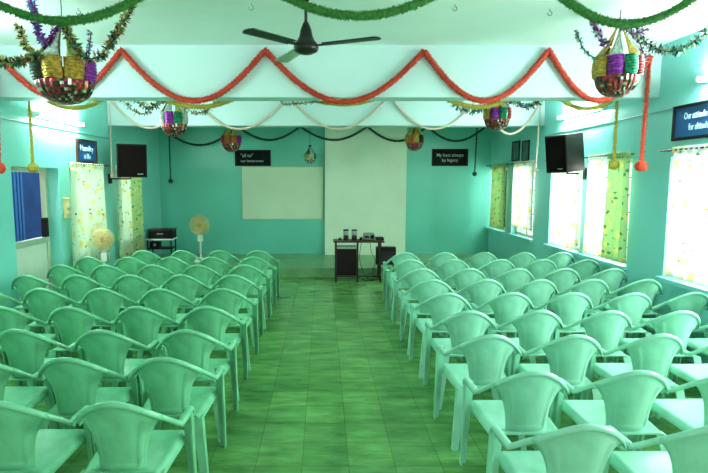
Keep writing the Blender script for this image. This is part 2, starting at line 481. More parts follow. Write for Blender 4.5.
ORD = ['first', 'second', 'third', 'fourth', 'fifth', 'sixth', 'seventh', 'eighth', 'ninth']
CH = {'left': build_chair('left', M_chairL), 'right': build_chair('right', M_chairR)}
used = set()
def crest_Y(py):     # crest z = .80 at screen height py
    d = ray(CX, py); return (0.80 - H) / d.z * d.y
LROW = [(403, [-0.985, -1.545]), (358, [-0.935, -1.50, -2.07]), (330, [-0.945, -1.545, -2.125]), (307, [-0.96, -1.50, -2.08, -2.64]),
        (288.5, [-0.955, -1.56, -2.13, -2.71, -3.22]), (275, [-0.985, -1.56, -2.12, -2.69, -3.23]), (265, [-0.96, -1.53, -2.08, -2.65, -3.21]),
        (257, [-0.945, -1.50, -2.02, -2.55, -3.10]), (250.5, [-0.955, -1.52, -2.08, -2.65])]
RROW = [(425, [1.125, 1.69]), (371, [1.155, 1.73, 2.30]), (335, [1.13, 1.70, 2.28, 2.85]), (311, [1.17, 1.73, 2.27, 2.81, 3.36]),
        (293, [1.15, 1.75, 2.30, 2.85, 3.38]), (279.5, [1.15, 1.71, 2.26, 2.83, 3.38]), (268.5, [1.16, 1.72, 2.29, 2.84, 3.39]),
        (259.5, [1.15, 1.72, 2.33, 2.88, 3.40]), (252.5, [1.185, 1.75, 2.32, 2.87, 3.41])]
random.seed(11)
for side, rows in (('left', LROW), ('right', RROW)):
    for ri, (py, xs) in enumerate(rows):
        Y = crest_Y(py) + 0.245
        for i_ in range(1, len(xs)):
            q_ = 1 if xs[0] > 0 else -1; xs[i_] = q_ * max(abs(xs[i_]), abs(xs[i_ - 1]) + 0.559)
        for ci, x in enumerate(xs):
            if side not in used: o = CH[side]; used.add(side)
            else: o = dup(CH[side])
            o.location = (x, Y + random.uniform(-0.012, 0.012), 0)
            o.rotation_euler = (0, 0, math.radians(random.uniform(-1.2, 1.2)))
            tone = 'green plastic armchair' if side == 'left' else 'daylit green plastic armchair'
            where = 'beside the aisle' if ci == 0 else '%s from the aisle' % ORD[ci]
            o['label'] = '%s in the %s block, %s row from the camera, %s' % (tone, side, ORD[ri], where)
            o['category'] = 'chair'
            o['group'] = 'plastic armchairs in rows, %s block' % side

# ------------------------------------------------------------------ garlands
def swag(peaks, lows, y):
    pts = []
    for (x0, z0), (x1, z1), zl in zip(peaks, peaks[1:], lows):
        n = 28
        for i in range(n + (0 if (x1, z1) != peaks[-1] else 1)):
            k = i / n; base = z0 + (z1 - z0) * k; mid = (z0 + z1) / 2
            q = 1 - (2 * k - 1) ** 2
            pts.append(Vector((x0 + (x1 - x0) * k, y, base - (mid - zl) * (0.85 * q + 0.15 * q * q))))
    return pts
def resample(path, step):
    out = [path[0].copy()]; acc = 0
    for a, b in zip(path, path[1:]):
        L_ = (b - a).length; p = 0
        while acc + L_ - p >= step:
            p += step - acc; acc = 0; out.append(a.lerp(b, p / L_))
        acc += L_ - p
    return out
def add_fluff(bm, path, r, dens, rnd, core=0.55):
    pts = resample(path, r * 0.8)
    if len(pts) < 2: pts = path
    add_tube(bm, pts, [r * core * rnd.uniform(0.85, 1.1) for _ in pts], 7)
    fr = frames(pts)
    n = int(sum((b - a).length for a, b in zip(pts, pts[1:])) * dens)
    for _ in range(n):
        i = rnd.randrange(len(fr)); p, t, u, w = fr[i]
        a = rnd.uniform(0, 2 * PI); d = u * math.cos(a) + w * math.sin(a)
        p = p + t * rnd.uniform(-r * 0.4, r * 0.4)
        e = p + d * r * rnd.uniform(0.85, 1.15) + t * rnd.uniform(-r, r) * 0.4
        s = t * r * 0.13
        q = p + d * r * core * 0.7
        bm.faces.new((bm.verts.new(q - s), bm.verts.new(q + s), bm.verts.new(e)))
def garland(name, label, m, peaks, lows, y, r, dens, tails=(), pom=0.0, seed=1):
    rnd = random.Random(seed)
    t = thing(name, label, 'garland', (peaks[0][0], y, peaks[0][1]))
    off = Vector(t.location)
    bm = B(); add_fluff(bm, [p - off for p in swag(peaks, lows, y)], r, dens * 1.6, rnd, core=0.72)
    obj('swag', bm, m, t, fix=False)
    for top, bot in tails:
        top, bot = Vector(top) - off, Vector(bot) - off
        bm = B(); add_fluff(bm, [top.lerp(bot, i / 12) for i in range(13)], r * 0.8, dens, rnd)
        tl = obj('hanging_tail', bm, m, t, fix=False)
        if pom:
            bm = B(); add_lathe(bm, [(pom * math.sin(PI * k / 8) + 0.002, -pom * math.cos(PI * k / 8)) for k in range(9)], 12, M=Matrix.Translation(bot))
            for _ in range(160):
                d = Vector((rnd.gauss(0, 1), rnd.gauss(0, 1), rnd.gauss(0, 1))).normalized(); o_ = d.orthogonal().normalized() * pom * 0.15
                bm.faces.new((bm.verts.new(bot + d * pom * 0.8 - o_), bm.verts.new(bot + d * pom * 0.8 + o_), bm.verts.new(bot + d * pom * 1.25)))
            obj('pompom', bm, m, tl, fix=False)
    return t
def px_x(px, Y, py=80): return at_y(px, py, Y).x
def pk(px, py, Y): v = at_y(px, py, Y); return (v.x, v.z)
# green, across the near ceiling
YG = 3.35
garland('paper_garland', 'fluffy dark green garland swagged across the ceiling nearest the camera', G_green,
        [(-2.50, ZC - 0.04), (px_x(211, YG), ZC - 0.04), (px_x(505, YG), ZC - 0.04), (px_x(742, YG), ZC - 0.04)],
        [at_y(70, 21, YG).z, at_y(365, 16, YG).z, at_y(620, 24, YG).z], YG, 0.034, 900, seed=1)
YG = B1[0] - 0.045
garland('paper_garland', 'red garland swagged in five scallops along the front of the nearer beam', G_red,
        [pk(1, 60, YG), pk(121, 50, YG), pk(265, 50, YG), pk(424, 51, YG), pk(549, 50, YG), pk(651, 56, YG)],
        [at_y(60, 98, YG).z, at_y(190, 101, YG).z, at_y(343, 102, YG).z, at_y(490, 101, YG).z, at_y(595, 101, YG).z], YG, 0.039, 700,
        tails=[(tuple(at_y(650, 57, YG)), tuple(at_y(641, 166, YG - 0.05))), ((XL + 0.05, YG, at_y(1, 62, YG).z), (XL + 0.05, YG - 0.06, at_y(0, 168, YG).z))], pom=0.06, seed=2)
YG = B1[1] + 0.045
garland('paper_garland', 'yellow garland swagged behind the nearer beam, below its soffit', G_yel,
        [(XL + 0.07, 3.0), (px_x(128, YG), 3.0), (px_x(268, YG), 3.0), (px_x(418, YG), 3.0), (px_x(540, YG), 3.0), (XR - 0.07, 3.0)],
        [at_y(75, 108, YG).z, at_y(200, 107, YG).z, at_y(345, 104, YG).z, at_y(480, 107, YG).z, at_y(578, 109, YG).z], YG, 0.034, 700,
        tails=[((at_y(29, 97, YG).x, YG, 3.0), tuple(at_y(33, 168, YG))), ((at_y(617, 97, YG).x, YG, 3.0), tuple(at_y(614, 165, YG)))], pom=0.055, seed=3)
YG = B2[0] - 0.03
garland('paper_garland', 'faded pink garland swagged along the front of the farther beam', G_pink,
        [(XL + 0.05, at_y(113, 98, YG).z), (px_x(190, YG), at_y(190, 96, YG).z), pk(288, 96, YG), pk(389, 96, YG), pk(480, 96, YG), (XR - 0.06, at_y(536, 98, YG).z)],
        [at_y(155, 128, YG).z, at_y(240, 129, YG).z, at_y(338, 129, YG).z, at_y(432, 129, YG).z, at_y(505, 134, YG).z], YG, 0.024, 500,
        tails=[((XL + 0.05, YG, 3.1), (XL + 0.05, YG, at_y(114, 176, YG).z)), ((XR - 0.09, YG, 3.1), (XR - 0.12, YG, at_y(534, 170, YG).z))], pom=0.035, seed=4)
YG = YF - 0.20
garland('paper_garland', 'thin blackish green garland swagged high along the far wall', G_dark,
        [(XL + 0.12, 2.95), (px_x(237, YG), 2.98), (px_x(300, YG), 2.98), (px_x(368, YG), 2.98), (px_x(428, YG), 2.98), (XR - 0.2, 2.98)],
        [at_y(206, 145, YG).z, at_y(268, 140, YG).z, at_y(333, 140, YG).z, at_y(400, 141, YG).z, at_y(455, 141, YG).z], YG, 0.030, 500,
        tails=[((at_y(169, 130, YG).x, YG, 2.95), (at_y(169, 130, YG).x, YG, at_y(169, 181, YG).z)), ((at_y(477, 130, YG).x, YG, 2.95), (at_y(476, 130, YG).x, YG, at_y(476, 174, YG).z))], pom=0.045, seed=5)

# ------------------------------------------------------------------ lanterns
def lantern(label, loc, Ht, W, rz, ring, ceil_z, bowl=F_red, strips=(F_lime, F_gold)):
    """loc = tie point at the top; Ht = height, W = diameter"""
    t = thing('foil_lantern', label, 'lantern', loc, rz, 'hanging foil lanterns'); R = W / 2
    bm = B(); add_tube(bm, [(0, 0, 0), (0, 0, max(0.01, ceil_z - loc[2]))], 0.004, 6); obj('hanging_cord', bm, M_cord, t)
    bm = B(); rnd = random.Random(int(rz * 1000) + 3)
    add_lathe(bm, [(0.004, -0.05 * Ht), (0.035 * W * 2, -0.02 * Ht), (0.05 * W, 0.02 * Ht), (0.006, 0.06 * Ht)], 10)
    for _ in range(50):
        d = Vector((rnd.gauss(0, 1), rnd.gauss(0, 1), rnd.gauss(0, .7))).normalized(); o_ = d.orthogonal().normalized() * 0.012
        bm.faces.new((bm.verts.new(-o_), bm.verts.new(o_), bm.verts.new(d * W * 0.15)))
    obj('bow_knot', bm, F_dark, t, fix=False)
    z1, z2, z3 = -0.46 * Ht, -0.72 * Ht, -1.0 * Ht
    n = len(ring)
    for k in range(n):
        a0 = 2 * PI * (k + 0.14) / n; a1 = 2 * PI * (k + 0.86) / n; am = (a0 + a1) / 2
        bm = B()   # sloping foil band from the knot to the rim
        def band(u, v):
            a = a0 + (a1 - a0) * u; r = 0.03 + (R * 0.93 - 0.03) * v ** 1.25
            aa = am + (a - am) * (0.25 + 0.75 * v)
            return Vector((r * math.cos(aa), r * math.sin(aa), -0.02 + (z1 + 0.02) * v)), Vector((math.cos(aa), math.sin(aa), 0.3))
        add_sheet(bm, band, 4, 10, 0.003); obj('foil_band', bm, strips[k % len(strips)], t)
        bm = B()   # ridged drum panel
        def drum(u, v):
            a = 2 * PI * (k + 0.02 + 0.96 * u) / n
            bul = 0.96 + 0.16 * math.sin(PI * u) + 0.06 * math.sin(PI * v) + 0.022 * math.sin(v * PI * 14)
            r = R * 0.82 * bul
            return Vector((r * math.cos(a), r * math.sin(a), z1 + (z2 - z1) * v)), Vector((math.cos(a), math.sin(a), 0))
        add_sheet(bm, drum, 6, 44, 0.004); obj('drum_panel', bm, ring[k], t)
    bm = B(); prof = []
    for k in range(13):
        a = k / 12 * PI / 2; prof.append((max(0.006, R * 0.80 * math.cos(a)), z2 + (z3 - z2) * math.sin(a)))
    seg = 48; rings = []; rb = random.Random(5)
    for (r, z) in prof:
        rings.append([bm.verts.new((r * (1 + 0.05 * (q % 2)) * math.cos(2 * PI * q / seg), r * (1 + 0.05 * (q % 2)) * math.sin(2 * PI * q / seg), z)) for q in range(seg)])
    for i, (a, b) in enumerate(zip(rings, rings[1:])):
        for q in range(seg):
            f = bm.faces.new((a[q], a[(q + 1) % seg], b[(q + 1) % seg], b[q])); f.material_index = rb.choice((0, 0, 0, 0, 1, 2, 2, 2, 3))
    obj('bowl', bm, [bowl, F_rust, F_dark, F_silver], t, fix=False)
    return t

def tinsel(label, path, mats, size, dens, seed, sag=0.0, closed=None):
    rnd = random.Random(seed)
    path = [Vector(p) for p in path]
    if len(path) == 2:
        a, b = path; n = 24
        path = [a.lerp(b, i / n) - Vector((0, 0, sag * 4 * (i / n) * (1 - i / n))) for i in range(n + 1)]
    else:   # smooth
        out = []; P = [path[0]] + path + [path[-1]]
        for i in range(1, len(P) - 2):
            for k in range(8):
                s = k / 8
                out.append(0.5 * ((2 * P[i]) + (-P[i - 1] + P[i + 1]) * s + (2 * P[i - 1] - 5 * P[i] + 4 * P[i + 1] - P[i + 2]) * s * s + (-P[i - 1] + 3 * P[i] - 3 * P[i + 1] + P[i + 2]) * s ** 3))
        path = out + [path[-1]]
    off = path[0].copy(); path = [p - off for p in path]
    t = thing('tinsel_streamer', label, 'streamer', off)
    bm = B(); add_tube(bm, path, 0.004, 5); obj('string', bm, M_cord, t)
    bm = B(); fr = frames(resample(path, 0.012)); Ltot = sum((b - a).length for a, b in zip(path, path[1:]))
    for _ in range(int(Ltot * dens)):
        p, tt, u, w = fr[rnd.randrange(len(fr))]
        a = rnd.uniform(0, 2 * PI); d = u * math.cos(a) + w * math.sin(a)
        e = p + d * size * rnd.uniform(0.5, 1.3) + tt * rnd.uniform(-1, 1) * size * 0.5
        mid = (p + e) / 2; side = (tt * rnd.uniform(-1, 1) + u * rnd.uniform(-1, 1) + w * rnd.uniform(-1, 1)).normalized() * size * 0.22
        f = bm.faces.new((bm.verts.new(p), bm.verts.new(mid + side), bm.verts.new(e), bm.verts.new(mid - side)))
        f.material_index = rnd.randrange(len(mats))
    obj('tinsel', bm, mats, t, fix=False)
    return t

YA, YBq = 4.35, 4.75
ta = at_y(62, 24, YA); wa = at_y(93, 70, YA).x - at_y(28, 70, YA).x
lantern('big gold and purple foil lantern hanging at the upper left, nearest the camera', ta, ta.z - at_y(62, 105, YA).z, wa, 0.41,
        [F_purple, F_red, F_dark, F_green, F_dark, F_gold, F_gold, F_purple], ZC, strips=(F_lime, F_silver))
tb = at_y(620, 24, YBq); wb = at_y(644, 70, YBq).x - at_y(596, 70, YBq).x
lantern('big gold, purple and green foil lantern hanging at the upper right, near the red tail', tb, tb.z - at_y(620, 98, YBq).z, wb, -0.2,
        [F_green, F_red, F_purple, F_gold, F_gold, F_purple, F_green, F_red], ZC, strips=(F_gold, F_silver))
YM = 7.05
tc_ = at_y(173, 92, YM)
lantern('smaller purple and green foil lantern hanging between the beams on the left', tc_, tc_.z - at_y(173, 137, YM).z, at_y(188, 110, YM).x - at_y(158, 110, YM).x, 0.26,
        [F_green, F_gold, F_purple, F_red, F_silver, F_purple, F_green, F_silver], ZC, strips=(F_lime, F_silver))
td = at_y(498, 90, YM)
lantern('smaller purple and green foil lantern hanging between the beams on the right', td, td.z - at_y(498, 131, YM).z, at_y(513, 110, YM).x - at_y(484, 110, YM).x, -0.13,
        [F_green, F_gold, F_red, F_silver, F_gold, F_purple, F_green, F_red], ZC, strips=(F_silver, F_gold))
YN = 10.3
te = at_y(231, 122, YN)
lantern('small red and purple lantern by the left black sign on the far wall', te, te.z - at_y(231, 152, YN).z, at_y(242, 140, YN).x - at_y(220, 140, YN).x, 0.1,
        [F_purple, F_red, F_dark, F_gold, F_red, F_rust, F_rust, F_purple], ZC)
tf = at_y(415, 122, YN)
lantern('small copper lantern left of the right black sign on the far wall', tf, tf.z - at_y(415, 151, YN).z, at_y(425, 140, YN).x - at_y(405, 140, YN).x, 0.4,
        [F_rust, F_dark, F_red, F_gold, F_rust, F_gold, F_dark, F_rust], ZC)
tg = at_y(310, 146, 11.3)
lantern('tiny white and green ornament hanging above the cream board', tg, tg.z - at_y(310, 164, 11.3).z, 0.27, 0.4,
        [F_silver, F_green, F_silver, F_lime, F_silver, F_green], ZC, bowl=F_silver, strips=(F_silver, F_green))

def Q(px, py, Y): return at_y(px, py, Y)
TG = [F_dark, F_lime, F_rust, F_green]
tinsel('purple tinsel strand from ceiling to the left big lantern', [Q(31, -6, 4.5), Q(34, 14, 4.4), Q(41, 38, 4.3), Q(50, 48, 4.2)], [F_purple, F_purple, F_blue], 0.045, 620, 21)
tinsel('purple tinsel strand looped beside the knot of the left big lantern', [Q(50, 48, 4.2), Q(52, 38, 4.25), Q(56, 28, 4.3), Q(62, 24, 4.35)], [F_purple, F_purple, F_red], 0.04, 620, 22)
tinsel('dark leafy tinsel strand rising from the left big lantern to the right', [Q(64, 26, 4.3), Q(72, 40, 4.2), Q(82, 56, 4.15), Q(94, 58, 4.2), Q(108, 48, 4.3), Q(118, 30, 4.5), Q(128, 12, 4.6), Q(134, -2, 4.7)], TG, 0.05, 520, 23)
tinsel('dark leafy tinsel strand from the left big lantern out past the frame', [Q(-12, 55, 4.3), Q(4, 62, 4.25), Q(18, 62, 4.2), Q(30, 56, 4.15), Q(42, 55, 4.1)], TG, 0.05, 520, 24)
tinsel('short gold tinsel strand hanging left of the big left lantern', [Q(19, 26, 4.3), Q(22, 36, 4.25), Q(26, 46, 4.2), Q(36, 58, 4.15)], [F_dark, F_lime, F_gold], 0.045, 420, 25)
tinsel('short purple tinsel sprig standing right of the big left lantern', [Q(91, 32, 4.3), Q(90, 42, 4.3), Q(88, 54, 4.25)], [F_purple, F_purple, F_blue], 0.03, 420, 26)
tinsel('purple tinsel strand from ceiling to the right big lantern', [Q(586, -4, 5.0), Q(592, 14, 4.9), Q(598, 32, 4.8), Q(607, 46, 4.7)], [F_purple, F_purple, F_silver], 0.05, 620, 27)
tinsel('silver green tinsel strand sagging from the right lantern to the right wall', [Q(634, 30, 4.75), Q(646, 42, 4.75), Q(660, 50, 4.75), Q(676, 51, 4.75), Q(690, 45, 4.75), Q(704, 34, 4.75), Q(722, 16, 4.75)], [F_silver, F_green, F_dark, F_silver], 0.05, 620, 28)
tinsel('pale blue tinsel strand drooping left of the right big lantern', [Q(576, 30, 4.9), Q(580, 42, 4.85), Q(588, 54, 4.8), Q(600, 58, 4.75), Q(610, 48, 4.75)], [F_silver, F_blue, F_green], 0.03, 420, 29)
tinsel('purple tinsel tuft at the right of the right big lantern knot', [Q(620, 26, 4.75), Q(634, 34, 4.7), Q(648, 28, 4.7)], [F_purple, F_silver], 0.045, 520, 30)
tinsel('pink purple tinsel drop beside the red tail and right lantern', [Q(632, 30, 4.8), Q(640, 44, 4.8), Q(646, 62, 4.8)], [F_purple, F_red, F_silver], 0.04, 520, 37)
YT = 6.95
tinsel('dark leafy tinsel strand left of the smaller left lantern', [Q(131, 99, YT), Q(140, 104, YT), Q(150, 107, YT), Q(160, 101, YT), Q(172, 96, YT)], TG, 0.055, 380, 31)
tinsel('lower dark leafy tinsel loop left of the smaller left lantern', [Q(121, 98, YT), Q(130, 108, YT), Q(141, 114, YT), Q(153, 108, YT), Q(166, 99, YT)], TG, 0.05, 260, 32)
tinsel('dark tinsel strand right of the smaller left lantern', [Q(178, 100, YT), Q(192, 112, YT), Q(206, 111, YT), Q(221, 99, YT)], TG, 0.045, 340, 33)
tinsel('dark tinsel strand left of the smaller right lantern', [Q(446, 97, YT), Q(456, 106, YT), Q(470, 112, YT), Q(484, 109, YT), Q(494, 100, YT)], [F_dark, F_green, F_blue], 0.05, 340, 34)
tinsel('multicoloured tinsel strand right of the smaller right lantern', [Q(504, 99, YT), Q(514, 102, YT), Q(526, 106, YT), Q(537, 103, YT), Q(545, 96, YT)], [F_silver, F_red, F_blue, F_dark, F_silver], 0.055, 620, 35)
tinsel('thin dark tinsel sprig under the nearer beam beside the pink peak', [Q(281, 101, 6.25), Q(284, 104, 6.25), Q(300, 103.5, 6.25), Q(316, 102, 6.25), Q(330, 103.5, 6.25), Q(334, 101, 6.25)], [F_dark, F_lime], 0.03, 420, 36)

# ------------------------------------------------------------------ ceiling fan
hub = at_y(306, 46, 4.15)
fan = thing('ceiling_fan', 'dark three-bladed ceiling fan hanging before the nearer beam', 'ceiling fan', hub, 0)
bm = B(); add_tube(bm, [(0, 0, 0.12), (0, 0, ZC - hub.z - 0.02)], 0.012, 10); obj('downrod', bm, M_brown, fan)
bm = B(); add_lathe(bm, [(0.012, ZC - hub.z - 0.13), (0.035, ZC - hub.z - 0.10), (0.06, ZC - hub.z - 0.0)], 18); obj('canopy', bm, M_brown, fan)
bm = B(); add_lathe(bm, [(0.01, -0.062), (0.05, -0.058), (0.088, -0.04), (0.096, -0.015), (0.09, 0.012), (0.07, 0.035), (0.052, 0.07), (0.042, 0.12), (0.028, 0.155), (0.016, 0.18)], 28); obj('motor_housing', bm, M_brown, fan)
for k, a in enumerate((math.radians(227), math.radians(337), math.radians(114))):
    bm = B(); R_ = Matrix.Rotation(a, 4, 'Z') @ Matrix.Rotation(math.radians(3.5), 4, 'X')
    def bl(u, v):
        x = 0.15 + 0.44 * u; w = (0.052 + 0.010 * u) * (1 if u < 0.94 else math.sqrt(max(0.05, 1 - ((u - 0.94) / 0.065) ** 2)))
        return R_ @ Vector((x, (2 * v - 1) * w, 0.0)), R_ @ Vector((0, 0, 1)) - R_ @ Vector((0, 0, 0))
    add_sheet(bm, bl, 18, 4, 0.006); obj('blade', bm, M_blade2 if k == 2 else M_blade, fan)
    bm = B(); add_box(bm, 0.07, 0.19, -0.018, 0.018, -0.008, 0.0, M=R_); obj('blade_bracket', bm, M_brown, fan)

# ------------------------------------------------------------------ fluorescent tubes
def tube_light(label, x, y, z, sgn, grp='fluorescent tubes on the walls'):
    t = thing('wall_light', label, 'light', (x, y, z), 0, grp)
    a, b = sorted((0.0, sgn * 0.045))
    boxobj('batten', M_white, t, a, b, -0.62, 0.62, -0.03, 0.03, bevel=0.006)
    bm = B(); add_tube(bm, [(sgn * 0.075, -0.59, 0), (sgn * 0.075, 0.59, 0)], 0.017, 12); obj('tube', bm, M_tube, t)
    for e in (-1, 1):
        boxobj('end_holder', M_white, t, *sorted((sgn * 0.04, sgn * 0.10)), *sorted((e * 0.59, e * 0.62)), -0.025, 0.025)
pr = at_x(583, 113, XR); pl = at_x(57, 120, XL)
tube_light('glowing fluorescent tube on the right wall above the loudspeaker', XR, pr.y, pr.z, -1)
tube_light('glowing fluorescent tube on the left wall above the blue sign', XL, pl.y, pl.z, 1)
tube_light('glowing fluorescent tube on the right wall at the edge of the photo above the sign', XR, 4.62, 2.80, -1)
tube_light('glowing fluorescent tube on the left wall nearest the camera', XL, 4.3, 2.80, 1)

# ------------------------------------------------------------------ signs
def text_mesh(body, size, bold=0.0):
    cu = bpy.data.curves.new('lettering', 'FONT'); cu.body = body; cu.size = size
    cu.align_x = 'CENTER'; cu.align_y = 'BOTTOM_BASELINE'; cu.extrude = 0.002; cu.offset = bold
    tmp = bpy.data.objects.new('lettering_tmp', cu); COL.objects.link(tmp)
    dg = bpy.context.evaluated_depsgraph_get(); me = bpy.data.meshes.new_from_object(tmp.evaluated_get(dg))
    bpy.data.objects.remove(tmp); bpy.data.curves.remove(cu)
    return me
def sign(label, loc, W, Hh, rz, face, lines, lm, frame_m, grp=None, ft=0.03, xs=1.0):
    """local: face looks along -y, x to the reader's right"""
    t = thing('wall_sign', label, 'sign', loc, rz, grp)
    boxobj('panel', face, t, -W / 2 + ft * 0.5, W / 2 - ft * 0.5, -0.015, 0, -Hh / 2 + ft * 0.5, Hh / 2 - ft * 0.5)
    bm = B()
    add_box(bm, -W / 2, W / 2, -0.03, 0, Hh / 2 - ft, Hh / 2); add_box(bm, -W / 2, W / 2, -0.03, 0, -Hh / 2, -Hh / 2 + ft)
    add_box(bm, -W / 2, -W / 2 + ft, -0.03, 0, -Hh / 2 + ft, Hh / 2 - ft); add_box(bm, W / 2 - ft, W / 2, -0.03, 0, -Hh / 2 + ft, Hh / 2 - ft)
    obj('frame', bm, frame_m, t)
    for body, x, z, s in lines:
        ws = []; cur = 0.0
        for wd in body.split(' '):
            me = text_mesh(wd, s, 0.0004); me.materials.clear(); me.materials.append(lm)
            wid = max(v.co.x for v in me.vertices) - min(v.co.x for v in me.vertices)
            ws.append((me, cur + wid / 2)); cur += wid + 0.30 * s
        tot = cur - 0.30 * s
        for me, cx_ in ws:
            o = bpy.data.objects.new('lettering', me); COL.objects.link(o); o.parent = t
            o.scale = (xs, 1, 1); o.location = (x + (cx_ - tot / 2) * xs, -0.018, z); o.rotation_euler = (PI / 2, 0, 0)
    return t
a, b = at_y(235, 150, YF), at_y(271, 166, YF)
W_ = b.x - a.x; H_ = a.z - b.z
sign('black sign with grey lettering on the far wall above the cream board', ((a.x + b.x) / 2, YF, (a.z + b.z) / 2), W_, H_, 0, M_sign_black,
     [('"all to"', -0.13, 0.02, 0.105), ('our betterment', -0.02, -0.09, 0.08)], M_letter2, M_black, 'motto signs')
a, b = at_y(432, 149, YF), at_y(467.5, 166, YF)
sign('black sign with grey lettering on the far wall right of the cream pilaster', ((a.x + b.x) / 2, YF, (a.z + b.z) / 2), b.x - a.x, a.z - b.z, 0, M_sign_black,
     [('My best always', 0, 0.02, 0.10), ('by legacy', 0.0, -0.09, 0.10)], M_letter2, M_black, 'motto signs')
a = at_x(75, 138, XL); b = at_x(96, 163, XL)
sign('blue framed sign on the left wall above the floral curtain', (XL, (a.y + b.y) / 2, 2.26), b.y - a.y, 0.36, PI / 2, M_sign_blue,
     [('Humility', 0, 0.005, 0.13), ('is life', 0, -0.11, 0.12)], M_letter, M_wood, 'motto signs', ft=0.035)
a = at_x(676, 107, XR); b = at_x(676, 141, XR)
sign('blue framed sign with pale lettering on the right wall, cut by the photo edge', (XR, a.y - 0.45, (a.z + b.z) / 2), 0.90, a.z - b.z, -PI / 2, M_sign_blue,
     [('Our attitude is', -0.10, 0.03, 0.095), ('for altitude', -0.07, -0.085, 0.095)], M_letter, M_black, 'motto signs', xs=0.66)
# two small framed pictures on the right wall near the far end
for k, (p0, p1, lab) in enumerate(((513, 520.5, 'small dark framed picture on the right wall, the farther of the pair'), (523, 530, 'small dark framed picture on the right wall, the nearer of the pair'))):
    a = at_x(p0, 142, XR); b = at_x(p1, 142, XR); zc = at_x((p0 + p1) / 2, 151, XR).z
    W_ = a.y - b.y
    t = thing('framed_picture', lab, 'picture', (XR, (a.y + b.y) / 2, zc), -PI / 2, 'pair of small framed pictures')
    bm = B(); w2, h2 = W_ / 2, 0.19
    add_box(bm, -w2, w2, -0.02, 0, h2 - 0.025, h2); add_box(bm, -w2, w2, -0.02, 0, -h2, -h2 + 0.025)
    add_box(bm, -w2, -w2 + 0.025, -0.02, 0, -h2 + 0.025, h2 - 0.025); add_box(bm, w2 - 0.025, w2, -0.02, 0, -h2 + 0.025, h2 - 0.025)
    obj('frame', bm, M_black, t)
    boxobj('picture', mat('dim_print', (0.12, 0.22, 0.20), 0.4, col2=(0.02, 0.05, 0.05), scale=9), t, -w2 + 0.02, w2 - 0.02, -0.012, 0, -h2 + 0.02, h2 - 0.02)

# cream board
a, b = at_y(242, 167, YF), at_y(323, 219, YF)
t = thing('wall_whiteboard', 'large plain cream whiteboard on the far wall left of the pilaster', 'board', ((a.x + b.x) / 2, YF, (a.z + b.z) / 2))
w2, h2 = (b.x - a.x) / 2, (a.z - b.z) / 2
boxobj('panel', M_cream, t, -w2, w2, -0.025, 0, -h2, h2, bevel=0.004)
bm = B()
add_box(bm, -w2 - 0.012, w2 + 0.012, -0.03, 0, h2, h2 + 0.015); add_box(bm, -w2 - 0.012, w2 + 0.012, -0.03, 0, -h2 - 0.015, -h2)
add_box(bm, -w2 - 0.012, -w2, -0.03, 0, -h2, h2); add_box(bm, w2, w2 + 0.012, -0.03, 0, -h2, h2)
obj('edging', bm, mat('board_edging', (0.30, 0.55, 0.35), 0.5, noise=0.1), t)

# ------------------------------------------------------------------ loudspeakers
def speaker(label, ctr, rz, tilt, W, D, Hh, wall_pt, second=False):
    t = thing('loudspeaker', label, 'loudspeaker', ctr, 0, 'wall loudspeakers')
    R_ = Matrix.Rotation(rz, 4, 'Z') @ Matrix.Rotation(tilt, 4, 'X')
    bm = B(); add_box(bm, -W / 2, W / 2, -D / 2, D / 2, -Hh / 2, Hh / 2, M=R_)
    for v in bm.verts:
        q = R_.inverted() @ v.co
        if q.y > 0: q.x *= 0.72; v.co = R_ @ q
    obj('cabinet', bm, mat('speaker_cabinet', (0.016, 0.018, 0.012), 0.5, noise=0.2, spec=0.25), t, 0.008)
    bm = B(); add_box(bm, -W / 2 + 0.02, W / 2 - 0.02, -D / 2 - 0.012, -D / 2, -Hh / 2 + 0.02, Hh / 2 - 0.02, M=R_)
    obj('grille', bm, mat('speaker_grille', (0.006, 0.003, 0.003), 0.8, noise=0.3, scale=80, spec=0.1), t, 0.006)
    bm = B(); add_box(bm, W / 2 - 0.16, W / 2 - 0.07, -D / 2 - 0.015, -D / 2 - 0.012, -Hh / 2 + 0.05, -Hh / 2 + 0.065, M=R_)
    obj('badge', bm, M_grey, t)
    w = Vector(wall_pt) - Vector(ctr)
    bm = B(); p0 = R_ @ Vector((0, 0, -Hh / 2)); 
    add_tube(bm, [p0 + Vector((0, 0, 0.01)), p0 - Vector((0, 0, 0.03)), Vector((w.x, w.y, p0.z - 0.03))], 0.012, 8)
    add_box(bm, w.x - 0.012, w.x + 0.012, w.y - 0.05, w.y + 0.05, p0.z - 0.11, p0.z + 0.05)
    obj('bracket', bm, M_black, t)
cl = at_y(130, 160.5, 8.75)
speaker('black loudspeaker bracketed to the left wall between the curtains', cl, math.radians(32), math.radians(4), 0.48, 0.30, 0.54, (XL + 0.012, 8.95, cl.z))
cr = at_y(566, 153, 7.45)
speaker('black loudspeaker bracketed to the right wall between the windows', cr, math.radians(-72), math.radians(7), 0.40, 0.36, 0.52, (XR - 0.012, (RW[1][1] + RW[2][0]) / 2, cr.z))

